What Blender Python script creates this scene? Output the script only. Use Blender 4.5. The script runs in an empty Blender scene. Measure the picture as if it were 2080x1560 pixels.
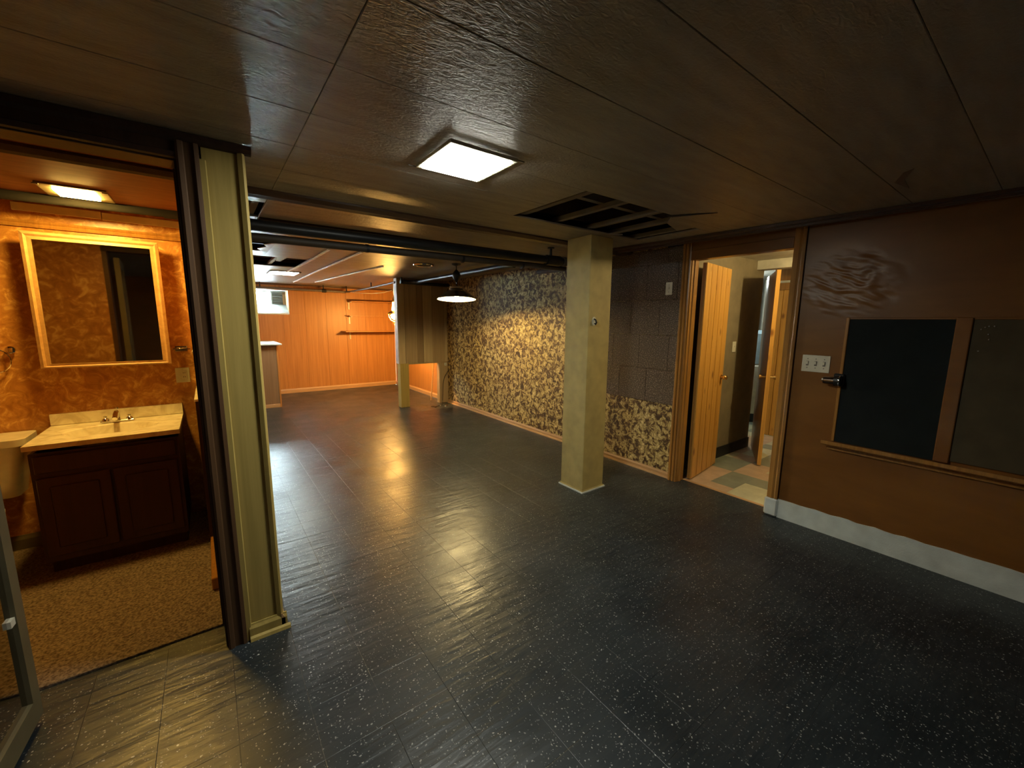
import bpy, bmesh, math, random
from mathutils import Vector, Matrix, noise
random.seed(4)
S = bpy.context.scene
COL = S.collection
# ------------------------------------------------------------------ camera
YAW, PITCH, ROLL, FPX = .63884, .15258, .00886, 826.75
cd = bpy.data.cameras.new('camera'); cam = bpy.data.objects.new('camera', cd); COL.objects.link(cam)
cd.sensor_width = 36; cd.lens = FPX / 2080 * 36; cd.clip_start = .02
f = Vector((math.sin(YAW) * math.cos(PITCH), math.cos(YAW) * math.cos(PITCH), -math.sin(PITCH)))
r = Vector((math.cos(YAW), -math.sin(YAW), 0)); u = r.cross(f)
r2 = r * math.cos(ROLL) + u * math.sin(ROLL); u2 = -r * math.sin(ROLL) + u * math.cos(ROLL)
M = Matrix((r2, u2, -f)).transposed().to_4x4(); M.translation = (0, 0, 1.5)
cam.matrix_world = M
S.camera = cam
# ------------------------------------------------------------------ world, exposure, light levels
w = bpy.data.worlds.new('daylight'); S.world = w; w.use_nodes = True
w.node_tree.nodes['Background'].inputs[0].default_value = (.72, .93, 1, 1)
w.node_tree.nodes['Background'].inputs[1].default_value = 130
S.view_settings.view_transform = 'Standard'; S.view_settings.look = 'None'
S.view_settings.gamma = 1; S.view_settings.exposure = 0; S.view_settings.use_curve_mapping = False
L_MAIN = ((1, 1, .86), 108)
L_BATH = ((1, .60, .12), 270)
L_FAR = ((.95, 1, .85), 60)
L_PENDANT = ((1, .74, .31), 1350)
L_LANTERN = ((1, .52, .12), 1350)
L_HALL = ((1, .76, .36), 850)
L_UTIL = ((.88, 1, 1), 550)
# ------------------------------------------------------------------ materials
def nt(name):
    m = bpy.data.materials.new(name); m.use_nodes = True
    t = m.node_tree; b = t.nodes['Principled BSDF']
    return m, t, b
def N(t, kind, **kw):
    n = t.nodes.new(kind)
    for k, v in kw.items():
        if k in n.inputs.keys(): n.inputs[k].default_value = v
        else: setattr(n, k, v)
    return n
def ramp(t, src, stops):
    n = t.nodes.new('ShaderNodeValToRGB'); e = n.color_ramp.elements
    while len(e) < len(stops): e.new(.5)
    for i, (p, c) in enumerate(stops):
        e[i].position = p; e[i].color = (*c, 1)
    t.links.new(src, n.inputs[0]); return n.outputs[0]
def coords(t, scale=(1, 1, 1), obj=True):
    g = t.nodes.new('ShaderNodeNewGeometry'); mp = t.nodes.new('ShaderNodeMapping')
    t.links.new(g.outputs['Position'], mp.inputs[0]); mp.inputs['Scale'].default_value = scale
    return mp.outputs[0]
def bump(t, b, src, strength=.2, dist=.01):
    n = N(t, 'ShaderNodeBump'); n.inputs['Strength'].default_value = strength; n.inputs['Distance'].default_value = dist
    t.links.new(src, n.inputs['Height']); t.links.new(n.outputs[0], b.inputs['Normal'])
def plain(name, c, rough=.6, metal=0, spec=.5, bumpy=0):
    m, t, b = nt(name); b.inputs['Roughness'].default_value = rough; b.inputs['Metallic'].default_value = metal
    b.inputs['Specular IOR Level'].default_value = spec
    n = N(t, 'ShaderNodeTexNoise', Scale=9.0, Detail=4.0); t.links.new(coords(t), n.inputs['Vector'])
    lo = tuple(x * .86 for x in c); hi = tuple(min(1, x * 1.12) for x in c)
    t.links.new(ramp(t, n.outputs[0], [(.3, lo), (.7, hi)]), b.inputs['Base Color'])
    if bumpy:
        n2 = N(t, 'ShaderNodeTexNoise', Scale=120.0, Detail=3.0); t.links.new(coords(t), n2.inputs['Vector'])
        bump(t, b, n2.outputs[0], bumpy, .004)
    return m
def wood(name, c1, c2, scale=(30, 30, 1.6), rough=.4, spec=.5, knots=0):
    m, t, b = nt(name); b.inputs['Roughness'].default_value = rough; b.inputs['Specular IOR Level'].default_value = spec
    v = coords(t, scale)
    n = N(t, 'ShaderNodeTexNoise', Scale=1.0, Detail=6.0, Roughness=.6, Distortion=.6); t.links.new(v, n.inputs['Vector'])
    col = ramp(t, n.outputs[0], [(.3, c1), (.72, c2)])
    if knots:
        vo = N(t, 'ShaderNodeTexVoronoi', Scale=1.0); t.links.new(coords(t, (7, 7, 4)), vo.inputs['Vector'])
        k = ramp(t, vo.outputs[0], [(.08, (.22, .10, .05)), (.20, (1, 1, 1))])
        mx = N(t, 'ShaderNodeMix', data_type='RGBA', blend_type='MULTIPLY'); mx.inputs[0].default_value = knots
        t.links.new(col, mx.inputs[6]); t.links.new(k, mx.inputs[7]); col = mx.outputs[2]
    t.links.new(col, b.inputs['Base Color'])
    bump(t, b, n.outputs[0], .06, .004)
    return m
def emit(name, lc, spot=False):
    m, t, b = nt(name); c, s = lc
    b.inputs['Base Color'].default_value = (.9, .9, .9, 1)
    b.inputs['Emission Color'].default_value = (*c, 1); b.inputs['Emission Strength'].default_value = s
    return m

def floor_mat():
    m, t, b = nt('speckled_black_vinyl')
    v = coords(t)
    n0 = N(t, 'ShaderNodeTexNoise', Scale=2.2, Detail=2.0); t.links.new(v, n0.inputs['Vector'])
    base = ramp(t, n0.outputs[0], [(.3, (.012, .017, .021)), (.7, (.024, .032, .038))])
    nd = N(t, 'ShaderNodeTexNoise', Scale=90.0, Detail=1.0); t.links.new(v, nd.inputs['Vector'])
    mv = N(t, 'ShaderNodeMix', data_type='VECTOR'); mv.inputs[0].default_value = .012
    t.links.new(v, mv.inputs[4]); t.links.new(nd.outputs['Color'], mv.inputs[5])
    def flecks(scale, thr, keep, src):
        vo = N(t, 'ShaderNodeTexVoronoi', Scale=scale); t.links.new(src, vo.inputs['Vector'])
        a = N(t, 'ShaderNodeMath', operation='LESS_THAN'); a.inputs[1].default_value = thr; t.links.new(vo.outputs['Distance'], a.inputs[0])
        sp = N(t, 'ShaderNodeSeparateColor'); t.links.new(vo.outputs['Color'], sp.inputs[0])
        g = N(t, 'ShaderNodeMath', operation='GREATER_THAN'); g.inputs[1].default_value = keep; t.links.new(sp.outputs[0], g.inputs[0])
        p = N(t, 'ShaderNodeMath', operation='MULTIPLY'); t.links.new(a.outputs[0], p.inputs[0]); t.links.new(g.outputs[0], p.inputs[1])
        q = N(t, 'ShaderNodeMath', operation='MULTIPLY'); t.links.new(p.outputs[0], q.inputs[0]); t.links.new(sp.outputs[1], q.inputs[1])
        return q.outputs[0]
    f1 = flecks(75, .23, .62, mv.outputs[1]); f2 = flecks(140, .26, .78, mv.outputs[1])
    ad = N(t, 'ShaderNodeMath', operation='MAXIMUM'); t.links.new(f1, ad.inputs[0]); t.links.new(f2, ad.inputs[1])
    mx = N(t, 'ShaderNodeMix', data_type='RGBA'); t.links.new(ad.outputs[0], mx.inputs[0]); t.links.new(base, mx.inputs[6])
    mx.inputs[7].default_value = (.42, .43, .41, 1)
    t.links.new(mx.outputs[2], b.inputs['Base Color'])
    nr = N(t, 'ShaderNodeTexNoise', Scale=3.0, Detail=2.0); t.links.new(v, nr.inputs['Vector'])
    rr = ramp(t, nr.outputs[0], [(.3, (.30,) * 3), (.7, (.41,) * 3)]); t.links.new(rr, b.inputs['Roughness'])
    n1 = N(t, 'ShaderNodeTexNoise', Scale=1.0, Detail=3.0, Distortion=.2); t.links.new(coords(t, (5, 24, 9)), n1.inputs['Vector'])
    n2 = N(t, 'ShaderNodeTexNoise', Scale=5.0, Detail=2.0); t.links.new(v, n2.inputs['Vector'])
    s = N(t, 'ShaderNodeMath', operation='MULTIPLY_ADD'); s.inputs[1].default_value = .8; t.links.new(n2.outputs[0], s.inputs[0]); t.links.new(n1.outputs[0], s.inputs[2])
    bump(t, b, s.outputs[0], .40, .010)
    return m
def ceil_mat(name, c):
    m, t, b = nt(name); b.inputs['Roughness'].default_value = .42; b.inputs['Specular IOR Level'].default_value = .45
    v = coords(t, (1.2, 7, 3)); n = N(t, 'ShaderNodeTexNoise', Scale=3.0, Detail=6.0); t.links.new(v, n.inputs['Vector'])
    t.links.new(ramp(t, n.outputs[0], [(.3, tuple(x * .80 for x in c)), (.7, tuple(x * 1.15 for x in c))]), b.inputs['Base Color'])
    n2 = N(t, 'ShaderNodeTexNoise', Scale=38.0, Detail=4.0, Distortion=1.0); t.links.new(coords(t, (1, 2, 1)), n2.inputs['Vector'])
    bump(t, b, n2.outputs[0], .45, .010)
    return m
def wallpaper_mat():
    m, t, b = nt('floral_wallpaper'); b.inputs['Roughness'].default_value = .7
    v = coords(t)
    nd = N(t, 'ShaderNodeTexNoise', Scale=9.0, Detail=3.0); t.links.new(v, nd.inputs['Vector'])
    mv = N(t, 'ShaderNodeMix', data_type='VECTOR'); mv.inputs[0].default_value = .10
    t.links.new(v, mv.inputs[4]); t.links.new(nd.outputs['Color'], mv.inputs[5])
    n = N(t, 'ShaderNodeTexNoise', Scale=21.0, Detail=4.0, Roughness=.62, Distortion=.7); t.links.new(mv.outputs[1], n.inputs['Vector'])
    vo = N(t, 'ShaderNodeTexVoronoi', Scale=36.0, feature='DISTANCE_TO_EDGE'); t.links.new(mv.outputs[1], vo.inputs['Vector'])
    c = ramp(t, n.outputs[0], [(.40, (.070, .034, .009)), (.47, (.17, .10, .035)), (.53, (.50, .37, .13)), (.66, (.74, .58, .26))])
    e = ramp(t, vo.outputs[0], [(.0, (.45, .35, .22)), (.16, (1, 1, 1))])
    mx = N(t, 'ShaderNodeMix', data_type='RGBA', blend_type='MULTIPLY'); mx.inputs[0].default_value = .8
    t.links.new(c, mx.inputs[6]); t.links.new(e, mx.inputs[7]); t.links.new(mx.outputs[2], b.inputs['Base Color'])
    return m
def swirl_mat():
    m, t, b = nt('amber_swirl_wallboard'); b.inputs['Roughness'].default_value = .34
    v = coords(t)
    n = N(t, 'ShaderNodeTexNoise', Scale=12.0, Detail=6.0, Roughness=.68, Distortion=1.3); t.links.new(v, n.inputs['Vector'])
    t.links.new(ramp(t, n.outputs[0], [(.34, (.34, .13, .025)), (.52, (.50, .23, .05)), (.66, (.78, .48, .16))]), b.inputs['Base Color'])
    bump(t, b, n.outputs[0], .15, .01)
    return m
def cork_mat():
    m, t, b = nt('dark_cork'); b.inputs['Roughness'].default_value = .85
    v = coords(t); n = N(t, 'ShaderNodeTexNoise', Scale=110.0, Detail=2.0); t.links.new(v, n.inputs['Vector'])
    t.links.new(ramp(t, n.outputs[0], [(.35, (.050, .034, .022)), (.58, (.13, .092, .064)), (.72, (.42, .31, .22))]), b.inputs['Base Color'])
    bump(t, b, n.outputs[0], .4, .005)
    return m
def carpet_mat():
    m, t, b = nt('brown_carpet_pile'); b.inputs['Roughness'].default_value = .95; b.inputs['Specular IOR Level'].default_value = .1
    v = coords(t); n = N(t, 'ShaderNodeTexNoise', Scale=95.0, Detail=4.0); t.links.new(v, n.inputs['Vector'])
    t.links.new(ramp(t, n.outputs[0], [(.3, (.07, .05, .035)), (.7, (.30, .235, .17))]), b.inputs['Base Color'])
    bump(t, b, n.outputs[0], .8, .01)
    return m
def marble_mat():
    m, t, b = nt('cultured_marble'); b.inputs['Roughness'].default_value = .22
    v = coords(t); n = N(t, 'ShaderNodeTexNoise', Scale=7.0, Detail=5.0, Distortion=2.0); t.links.new(v, n.inputs['Vector'])
    t.links.new(ramp(t, n.outputs[0], [(.35, (.60, .53, .38)), (.6, (.80, .75, .60))]), b.inputs['Base Color'])
    return m

MF = floor_mat(); MC = ceil_mat('ceiling_board', (.30, .265, .21)); MWP = wallpaper_mat(); MSW = swirl_mat(); MCK = cork_mat(); MCP = carpet_mat(); MMB = marble_mat()
M_ORANGE = wood('orange_panelling', (.38, .155, .034), (.52, .235, .058), (30, 30, 1.1), .42)
M_RED = wood('red_brown_panelling', (.155, .062, .011), (.225, .094, .018), (1.4, 1.4, 5), .36, .35)
M_BATHC = wood('brown_board_ceiling', (.14, .05, .016), (.21, .08, .026), (5, 30, 5), .65, .2)
M_TAN = wood('tan_veneer', (.36, .265, .075), (.48, .35, .105), (34, 34, 1.2), .55, .25)
M_PANEL = wood('grey_brown_planks', (.29, .20, .10), (.42, .30, .16), (40, 40, 1.2), .5)
M_PANEL2 = wood('light_planks', (.38, .28, .15), (.52, .40, .22), (40, 40, 1.2), .5)
M_PANEL3 = wood('dark_planks', (.22, .145, .07), (.32, .215, .11), (40, 40, 1.2), .5)
M_CASE = wood('stained_casing', (.25, .115, .025), (.45, .22, .05), (50, 50, 1.2), .3)
M_DARK = wood('dark_stained_wood', (.030, .014, .008), (.055, .027, .014), (40, 40, 1.5), .5, .3)
M_DKX = wood('dark_brown_moulding', (.060, .032, .018), (.10, .052, .028), (1.5, 40, 40), .28)
M_PINE = wood('knotty_pine', (.50, .24, .045), (.72, .40, .09), (26, 26, 1.2), .32, knots=.8)
M_BASEW = wood('pale_base_wood', (.42, .24, .10), (.56, .34, .16), (2, 2, 40), .4)
M_MIRF = wood('golden_frame', (.42, .24, .09), (.58, .35, .15), (30, 30, 30), .4)
M_VAN = wood('vanity_wood', (.035, .012, .007), (.055, .020, .010), (30, 30, 1.2), .5)
M_FURR = plain('furring_wood', (.20, .17, .13), .8)
M_COLA = plain('tan_paint', (.45, .355, .13), .6, bumpy=.12)
M_WHITE = plain('chalky_white_paint', (.62, .68, .66), .6, bumpy=.3)
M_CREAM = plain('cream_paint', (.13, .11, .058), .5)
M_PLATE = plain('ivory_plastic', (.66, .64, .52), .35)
M_PORC = plain('porcelain', (.72, .68, .55), .2)
M_BLACK = plain('black_iron', (.018, .020, .022), .42, .3)
M_TANPIPE = plain('wrapped_pipe', (.045, .034, .024), .6)
M_GREYP = plain('grey_pipe', (.16, .14, .13), .45, .4)
M_VOID = plain('dark_void', (.010, .009, .008), .95)
M_BOARD = plain('chalkboard_slate', (.012, .016, .016), .9, 0, .15)
M_CORKB = plain('faded_pinboard', (.075, .060, .034), .9, 0, .2)
M_CHROME = plain('chrome', (.75, .75, .74), .12, 1)
M_BRASS = plain('brass', (.72, .48, .18), .28, 1)
M_SHADE = plain('smoked_shade', (.16, .15, .13), .18, .7)
M_SHADEIN = plain('white_enamel', (.85, .84, .80), .4)
M_LOUVRE = plain('grey_louvre', (.30, .31, .29), .5)
M_DRYWALL = plain('white_wall', (.62, .60, .50), .7)
M_HALLW = plain('drab_plaster', (.22, .18, .11), .6)
M_SCREW = plain('screw_head', (.5, .5, .46), .3, .8)
M_SEAM = plain('bright_seam', (.90, .88, .80), .5)
M_BLUE = plain('pale_blue_enamel', (.42, .58, .66), .4)
def mirror(name, c=(.80, .80, .78)):
    m, t, b = nt(name); b.inputs['Metallic'].default_value = 1; b.inputs['Roughness'].default_value = .03
    b.inputs['Base Color'].default_value = (*c, 1); return m
M_MIR = mirror('mirror_glass', (.42, .40, .36)); M_MIR2 = mirror('mirror_glass_dim', (.55, .53, .50))
def glass(name):
    m, t, b = nt(name); o = t.nodes['Material Output']
    tr = t.nodes.new('ShaderNodeBsdfTransparent'); gl = t.nodes.new('ShaderNodeBsdfGlossy'); gl.inputs['Roughness'].default_value = .03
    mx = t.nodes.new('ShaderNodeMixShader'); mx.inputs[0].default_value = .07
    t.links.new(tr.outputs[0], mx.inputs[1]); t.links.new(gl.outputs[0], mx.inputs[2]); t.links.new(mx.outputs[0], o.inputs[0]); return m
M_GLASS = glass('window_glass')
M_ACRYL = glass('clear_acrylic')
M_EMAIN = emit('panel_glow', L_MAIN); M_EBATH = emit('bath_panel_glow', L_BATH); M_EFAR = emit('far_panel_glow', L_FAR)
M_EPEND = emit('pendant_bulb_glow', L_PENDANT); M_ELAN = emit('lantern_glow', L_LANTERN); M_EHALL = emit('hall_bulb_glow', L_HALL); M_EUTIL = emit('utility_bulb_glow', L_UTIL)

# ------------------------------------------------------------------ mesh helpers (all shapes given in world metres)
ORG = {}
def P3(bm, lo, hi, bev=0, rz=0, piv=None):
    lo, hi = Vector(lo), Vector(hi); c = (lo + hi) / 2; s = hi - lo
    g = bmesh.ops.create_cube(bm, size=1); vs = g['verts']
    for v in vs: v.co = Vector((v.co.x * s.x, v.co.y * s.y, v.co.z * s.z)) + c
    if bev:
        es = {e for v in vs for e in v.link_edges}
        rr = bmesh.ops.bevel(bm, geom=list(es), offset=bev, segments=1, affect='EDGES'); vs = [v for v in {v for fc in rr['faces'] for v in fc.verts} | {v for v in vs if v.is_valid}]
    if rz:
        pv = Vector(piv if piv else c); R = Matrix.Rotation(rz, 3, 'Z')
        for v in set(vs): v.co = R @ (v.co - pv) + pv
    return bm
def nb(): return bmesh.new()
def box(lo, hi, bev=0, rz=0, piv=None): return P3(nb(), lo, hi, bev, rz, piv)
def cyl(bm, a, b, ra, rb=None, seg=16, cap=True):
    a, b = Vector(a), Vector(b); rb = ra if rb is None else rb; d = (b - a).normalized()
    x = d.orthogonal().normalized(); y = d.cross(x); A = []; B = []
    for i in range(seg):
        t = 2 * math.pi * i / seg; n = x * math.cos(t) + y * math.sin(t)
        A.append(bm.verts.new(a + n * ra)); B.append(bm.verts.new(b + n * rb))
    for i in range(seg):
        j = (i + 1) % seg; bm.faces.new((A[i], A[j], B[j], B[i]))
    if cap: bm.faces.new(A[::-1]); bm.faces.new(B)
    return bm
def tube(bm, pts, rad, seg=10):
    pts = [Vector(p) for p in pts]; rings = []; x = None
    for i, p in enumerate(pts):
        d = (pts[min(i + 1, len(pts) - 1)] - pts[max(i - 1, 0)]).normalized()
        x = d.orthogonal().normalized() if x is None else (x - d * x.dot(d)).normalized(); y = d.cross(x)
        rings.append([bm.verts.new(p + (x * math.cos(2 * math.pi * k / seg) + y * math.sin(2 * math.pi * k / seg)) * rad) for k in range(seg)])
    for A, B in zip(rings, rings[1:]):
        for k in range(seg): bm.faces.new((A[k], A[(k + 1) % seg], B[(k + 1) % seg], B[k]))
    bm.faces.new(rings[0][::-1]); bm.faces.new(rings[-1]); return bm
def lathe(bm, c, prof, seg=32, axis='Z', close=False):
    c = Vector(c); rings = []
    for rr, h in prof:
        ring = []
        for i in range(seg):
            t = 2 * math.pi * i / seg; a, b2 = rr * math.cos(t), rr * math.sin(t)
            o = Vector((a, b2, h)) if axis == 'Z' else (Vector((a, h, b2)) if axis == 'Y' else Vector((h, a, b2)))
            ring.append(bm.verts.new(c + o))
        rings.append(ring)
    for A, B in zip(rings, rings[1:]):
        for i in range(seg): bm.faces.new((A[i], A[(i + 1) % seg], B[(i + 1) % seg], B[i]))
    if close: bm.faces.new(rings[0][::-1]); bm.faces.new(rings[-1])
    return bm
def poly(bm, pts, z0, z1):
    A = [bm.verts.new((x, y, z0)) for x, y in pts]; B = [bm.verts.new((x, y, z1)) for x, y in pts]; n = len(pts)
    bm.faces.new(A[::-1]); bm.faces.new(B)
    for i in range(n): bm.faces.new((A[i], A[(i + 1) % n], B[(i + 1) % n], B[i]))
    return bm
def prism(bm, prof, axis, a, b):
    """prof: 2-D section; axis 'X': (y,z) section swept in x; axis 'Y': (x,z) section; axis 'Z': (x,y) section"""
    def mk(p, q): return (q, p[0], p[1]) if axis == 'X' else ((p[0], q, p[1]) if axis == 'Y' else (p[0], p[1], q))
    A = [bm.verts.new(mk(p, a)) for p in prof]; B = [bm.verts.new(mk(p, b)) for p in prof]; n = len(prof)
    bm.faces.new(A[::-1]); bm.faces.new(B)
    for i in range(n): bm.faces.new((A[i], A[(i + 1) % n], B[(i + 1) % n], B[i]))
    return bm
def obj(name, bm, mat, parent=None, smooth=False):
    bmesh.ops.recalc_face_normals(bm, faces=bm.faces[:])
    vs = bm.verts; xs = [v.co.x for v in vs]; ys = [v.co.y for v in vs]; zs = [v.co.z for v in vs]
    o = Vector(((min(xs) + max(xs)) / 2, (min(ys) + max(ys)) / 2, min(zs)))
    for v in vs: v.co -= o
    me = bpy.data.meshes.new(name); bm.to_mesh(me); bm.free(); me.materials.append(mat)
    if smooth:
        for p in me.polygons: p.use_smooth = True
        try: me.set_sharp_from_angle(angle=math.radians(40))
        except Exception: pass
    ob = bpy.data.objects.new(name, me); COL.objects.link(ob)
    if parent is not None: ob.parent = parent; ob.location = o - ORG[parent]
    else: ob.location = o
    ORG[ob] = o
    return ob
def thing(name, label, cat, loc, group=None):
    o = bpy.data.objects.new(name, None); COL.objects.link(o); o.location = loc; ORG[o] = Vector(loc); o.empty_display_size = .1
    return tag(o, label, cat, group)
def tag(o, label, cat, group=None):
    o['label'] = label; o['category'] = cat
    if group: o['group'] = group
    return o
def struct(name, bm, mat, parent=None):
    o = obj(name, bm, mat, parent)
    if parent is None: o['kind'] = 'structure'
    return o
def clone(src, wo, parent):
    o = src.copy(); COL.objects.link(o); o.parent = parent; o.location = Vector(wo) - ORG[parent]; ORG[o] = Vector(wo); return o

CZ = 2.2; XR = 3.475; XW = 3.50; YB = 9.35; PT = .28
# ------------------------------------------------------------------ floor
# black floor slab of the main room with individual 9-inch tiles laid on top
fl = struct('floor', poly(nb(), [(-2.5, -2), (3.6, -2), (3.6, YB), (-2.5, YB)], -.08, -.0032), MF)
TP = .234; x0 = 1.138 - 16 * TP; y0 = 2.502 - 20 * TP
def tilebm(w, d, h=.003, c=.0009):
    bm = nb(); a = .0003
    A = [(a, a), (w - a, a), (w - a, d - a), (a, d - a)]; B = [(a + c, a + c), (w - a - c, a + c), (w - a - c, d - a - c), (a + c, d - a - c)]
    va = [bm.verts.new((x, y, -h)) for x, y in A]; vm = [bm.verts.new((x, y, -.0003)) for x, y in A]; vb = [bm.verts.new((x, y, 0)) for x, y in B]
    bm.faces.new(vb)
    for i in range(4):
        j = (i + 1) % 4; bm.faces.new((va[i], va[j], vm[j], vm[i])); bm.faces.new((vm[i], vm[j], vb[j], vb[i]))
    return bm
cells = []
for i in range(-1, 27):
    for j in range(0, 51):
        xa, ya = x0 + i * TP, y0 + j * TP; xb, yb = min(xa + TP, 3.6), min(ya + TP, YB - .01)
        if xb - xa < .03 or yb - ya < .03 or xa < -2.5: continue
        cx, cy = (xa + xb) / 2, (ya + yb) / 2
        if cx < .17 and cy > 2.30: continue            # bathroom carpet and wall core
        if cx > XR and not (1.2 < cy < 2.05): continue
        v = Vector((cx, cy, -1.5)); z = v.dot(f)
        if z > .25:
            px, py = FPX * v.dot(r2) / z, -FPX * v.dot(u2) / z
            vis = abs(px) < 1060 and -100 < py < 800; area = 1 / (z * z * z)
        else: vis = False; area = 0
        cells.append((area if vis else 0, xa, ya, xb, yb))
cells.sort(reverse=True)
rest = nb(); first = None
for n, (ar, xa, ya, xb, yb) in enumerate(cells):
    if n < 300 and ar > 0:
        if abs(xb - xa - TP) < 1e-4 and abs(yb - ya - TP) < 1e-4 and first is not None:
            t = clone(first, (xa + TP / 2, ya + TP / 2, -.003), fl)
        else:
            bm = tilebm(xb - xa, yb - ya)
            for v in bm.verts: v.co += Vector((xa, ya, 0))
            t = obj('floor_tile', bm, MF, fl)
            if abs(xb - xa - TP) < 1e-4 and abs(yb - ya - TP) < 1e-4 and first is None: first = t
        t.location.z += random.uniform(-.0001, .0002)
        t.rotation_euler = (random.uniform(-.0008, .0008), random.uniform(-.0008, .0008), 0)
    else:
        b2 = tilebm(xb - xa, yb - ya)
        for v in b2.verts: v.co += Vector((xa, ya, 0))
        me = bpy.data.meshes.new('tmp'); b2.to_mesh(me); rest.from_mesh(me); b2.free(); bpy.data.meshes.remove(me)
ro = obj('floor_tiles', rest, MF, fl); ro['kind'] = 'stuff'
# ------------------------------------------------------------------ ceiling: void above, joists, boards
ce = struct('ceiling', box((-2.6, -2.1, 2.46), (3.7, YB + .1, 2.52)), M_VOID)
# boards
HOLES = [(1.705, 1.64, 3.05, 2.30), (.18, 3.0, .345, 3.43), (.18, 4.45, .57, 5.08), (.42, 5.45, 1.03, 6.36)]
def sub(rc, h):
    xa, ya, xb, yb = rc; ha, hb, hc, hd = h
    if hc <= xa or ha >= xb or hd <= ya or hb >= yb: return [rc]
    o = []
    if ha > xa: o.append((xa, ya, ha, yb)); xa = ha
    if hc < xb: o.append((hc, ya, xb, yb)); xb = hc
    if hb > ya: o.append((xa, ya, xb, hb))
    if hd < yb: o.append((xa, hd, xb, yb))
    return o
yj = [.29 - .335 * k for k in range(7, 0, -1)] + [.29, .625, .96, 1.30, 1.64, 1.97, 2.30, 2.64]
yj += [2.975 + .335 * k for k in range(19)] + [YB]
yj[0] = -2
xj = [-2.5, -.855, .345, 3.49]
bl = []
for a, b2 in zip(yj, yj[1:]):
    for c, d in zip(xj, xj[1:]):
        cx, cy = (c + d) / 2, (a + b2) / 2
        if c < .17 and a >= 2.30 - .001 and b2 < 4.1: c2 = .17
        else: c2 = c
        if d <= c2 + .01: continue
        rs = [(c2, a, d, b2)]
        for h in HOLES: rs = [q for rr in rs for q in sub(rr, h)]
        bl += rs
for xa, ya, xb, yb in bl:
    if xb - xa < .01 or yb - ya < .01: continue
    g = .0009; sag = random.uniform(0, .001)
    bm = nb(); nx = max(1, int((xb - xa) / .3)); cs = .004
    P3(bm, (xa + g, ya + g, CZ - sag), (xb - g, yb - g, CZ + .013 - sag), .0016)
    obj('ceiling_board', bm, MC, ce)
# joists & furring
for yy in [1.5, 1.9, 2.3, 3.2, 4.6, 5.0, 5.6, 6.0, 6.4]:
    obj('joist', box((-.1, yy - .02, 2.26), (3.47, yy + .02, 2.46)), M_FURR if 1.8 < yy < 2 else M_DARK, ce)
for xx, wd in [(1.78, .022), (2.10, .02), (2.45, .022), (2.73, .025), (3.02, .02)]:
    obj('furring_strip', box((xx - wd, 1.45, 2.215), (xx + wd, 2.55, 2.245), .002), M_FURR, ce)
for xx in (.30, .72):
    obj('furring_strip', box((xx - .02, 2.9, 2.215), (xx + .02, 6.5, 2.245), .002), M_FURR, ce)
# torn ceiling board pieces round the near hole
bm = nb()
def sheet(pts, th=.008):
    bm = nb(); A = [bm.verts.new(p) for p in pts]; B = [bm.verts.new((p[0], p[1], p[2] + th)) for p in pts]; n = len(pts)
    bm.faces.new(A[::-1]); bm.faces.new(B)
    for i in range(n): bm.faces.new((A[i], A[(i + 1) % n], B[(i + 1) % n], B[i]))
    return bm
obj('torn_board', sheet([(2.36, 2.30, 2.2), (2.68, 2.30, 2.2), (2.67, 2.16, 2.175), (2.60, 2.24, 2.185), (2.50, 2.26, 2.192)]), MC, ce)
obj('torn_board', sheet([(2.53, 1.64, 2.2), (3.05, 1.64, 2.2), (3.05, 1.72, 2.192), (2.90, 1.70, 2.185), (2.84, 1.80, 2.17), (2.62, 1.74, 2.18)]), MC, ce)
obj('torn_board', sheet([(1.705, 2.30, 2.2), (2.2, 2.30, 2.2), (2.1, 2.27, 2.19), (1.9, 2.25, 2.188)]), MC, ce)
# far holes' ragged edges
obj('torn_board', sheet([(.57, 4.45, 2.199), (.57, 5.08, 2.199), (.50, 5.0, 2.19), (.46, 4.85, 2.188), (.52, 4.7, 2.19), (.49, 4.58, 2.19)]), MC, ce)
obj('torn_board', sheet([(.18, 4.62, 2.199), (.36, 4.66, 2.195), (.40, 4.78, 2.19), (.30, 4.88, 2.19), (.18, 4.86, 2.199)]), MC, ce)
obj('torn_board', sheet([(.70, 5.45, 2.199), (.80, 5.45, 2.199), (.77, 5.75, 2.19), (.72, 5.72, 2.19)]), MC, ce)
# dark split in the board towards the right
obj('board_split', sheet([(2.49, 1.66, 2.1955), (2.55, 1.66, 2.1955), (2.68, 1.42, 2.1955)], .003), M_VOID, ce)
obj('board_split', sheet([(2.62, .50, 2.1955), (2.78, .56, 2.1955), (2.97, .575, 2.1955), (2.80, .60, 2.1955), (2.66, .545, 2.1955)], .003), M_DKX, ce)
# loose white seam strips of the far ceiling
def seam(pts, name='seam_strip'):
    bm = nb(); w = .009
    for (xa, ya), (xb, yb) in zip(pts, pts[1:]):
        poly(bm, [(xa - w, ya), (xa + w, ya), (xb + w, yb), (xb - w, yb)], 2.182, 2.1975)
    obj(name, bm, M_SEAM, ce)
seam([(1.035, 4.45), (1.04, 5.3), (1.035, 6.0), (1.0, 6.9)])
seam([(1.34, 4.40), (1.335, 6.5), (1.36, 8.7)])
seam([(1.90, 5.4), (1.78, 7.0), (1.68, 8.43)])

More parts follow.
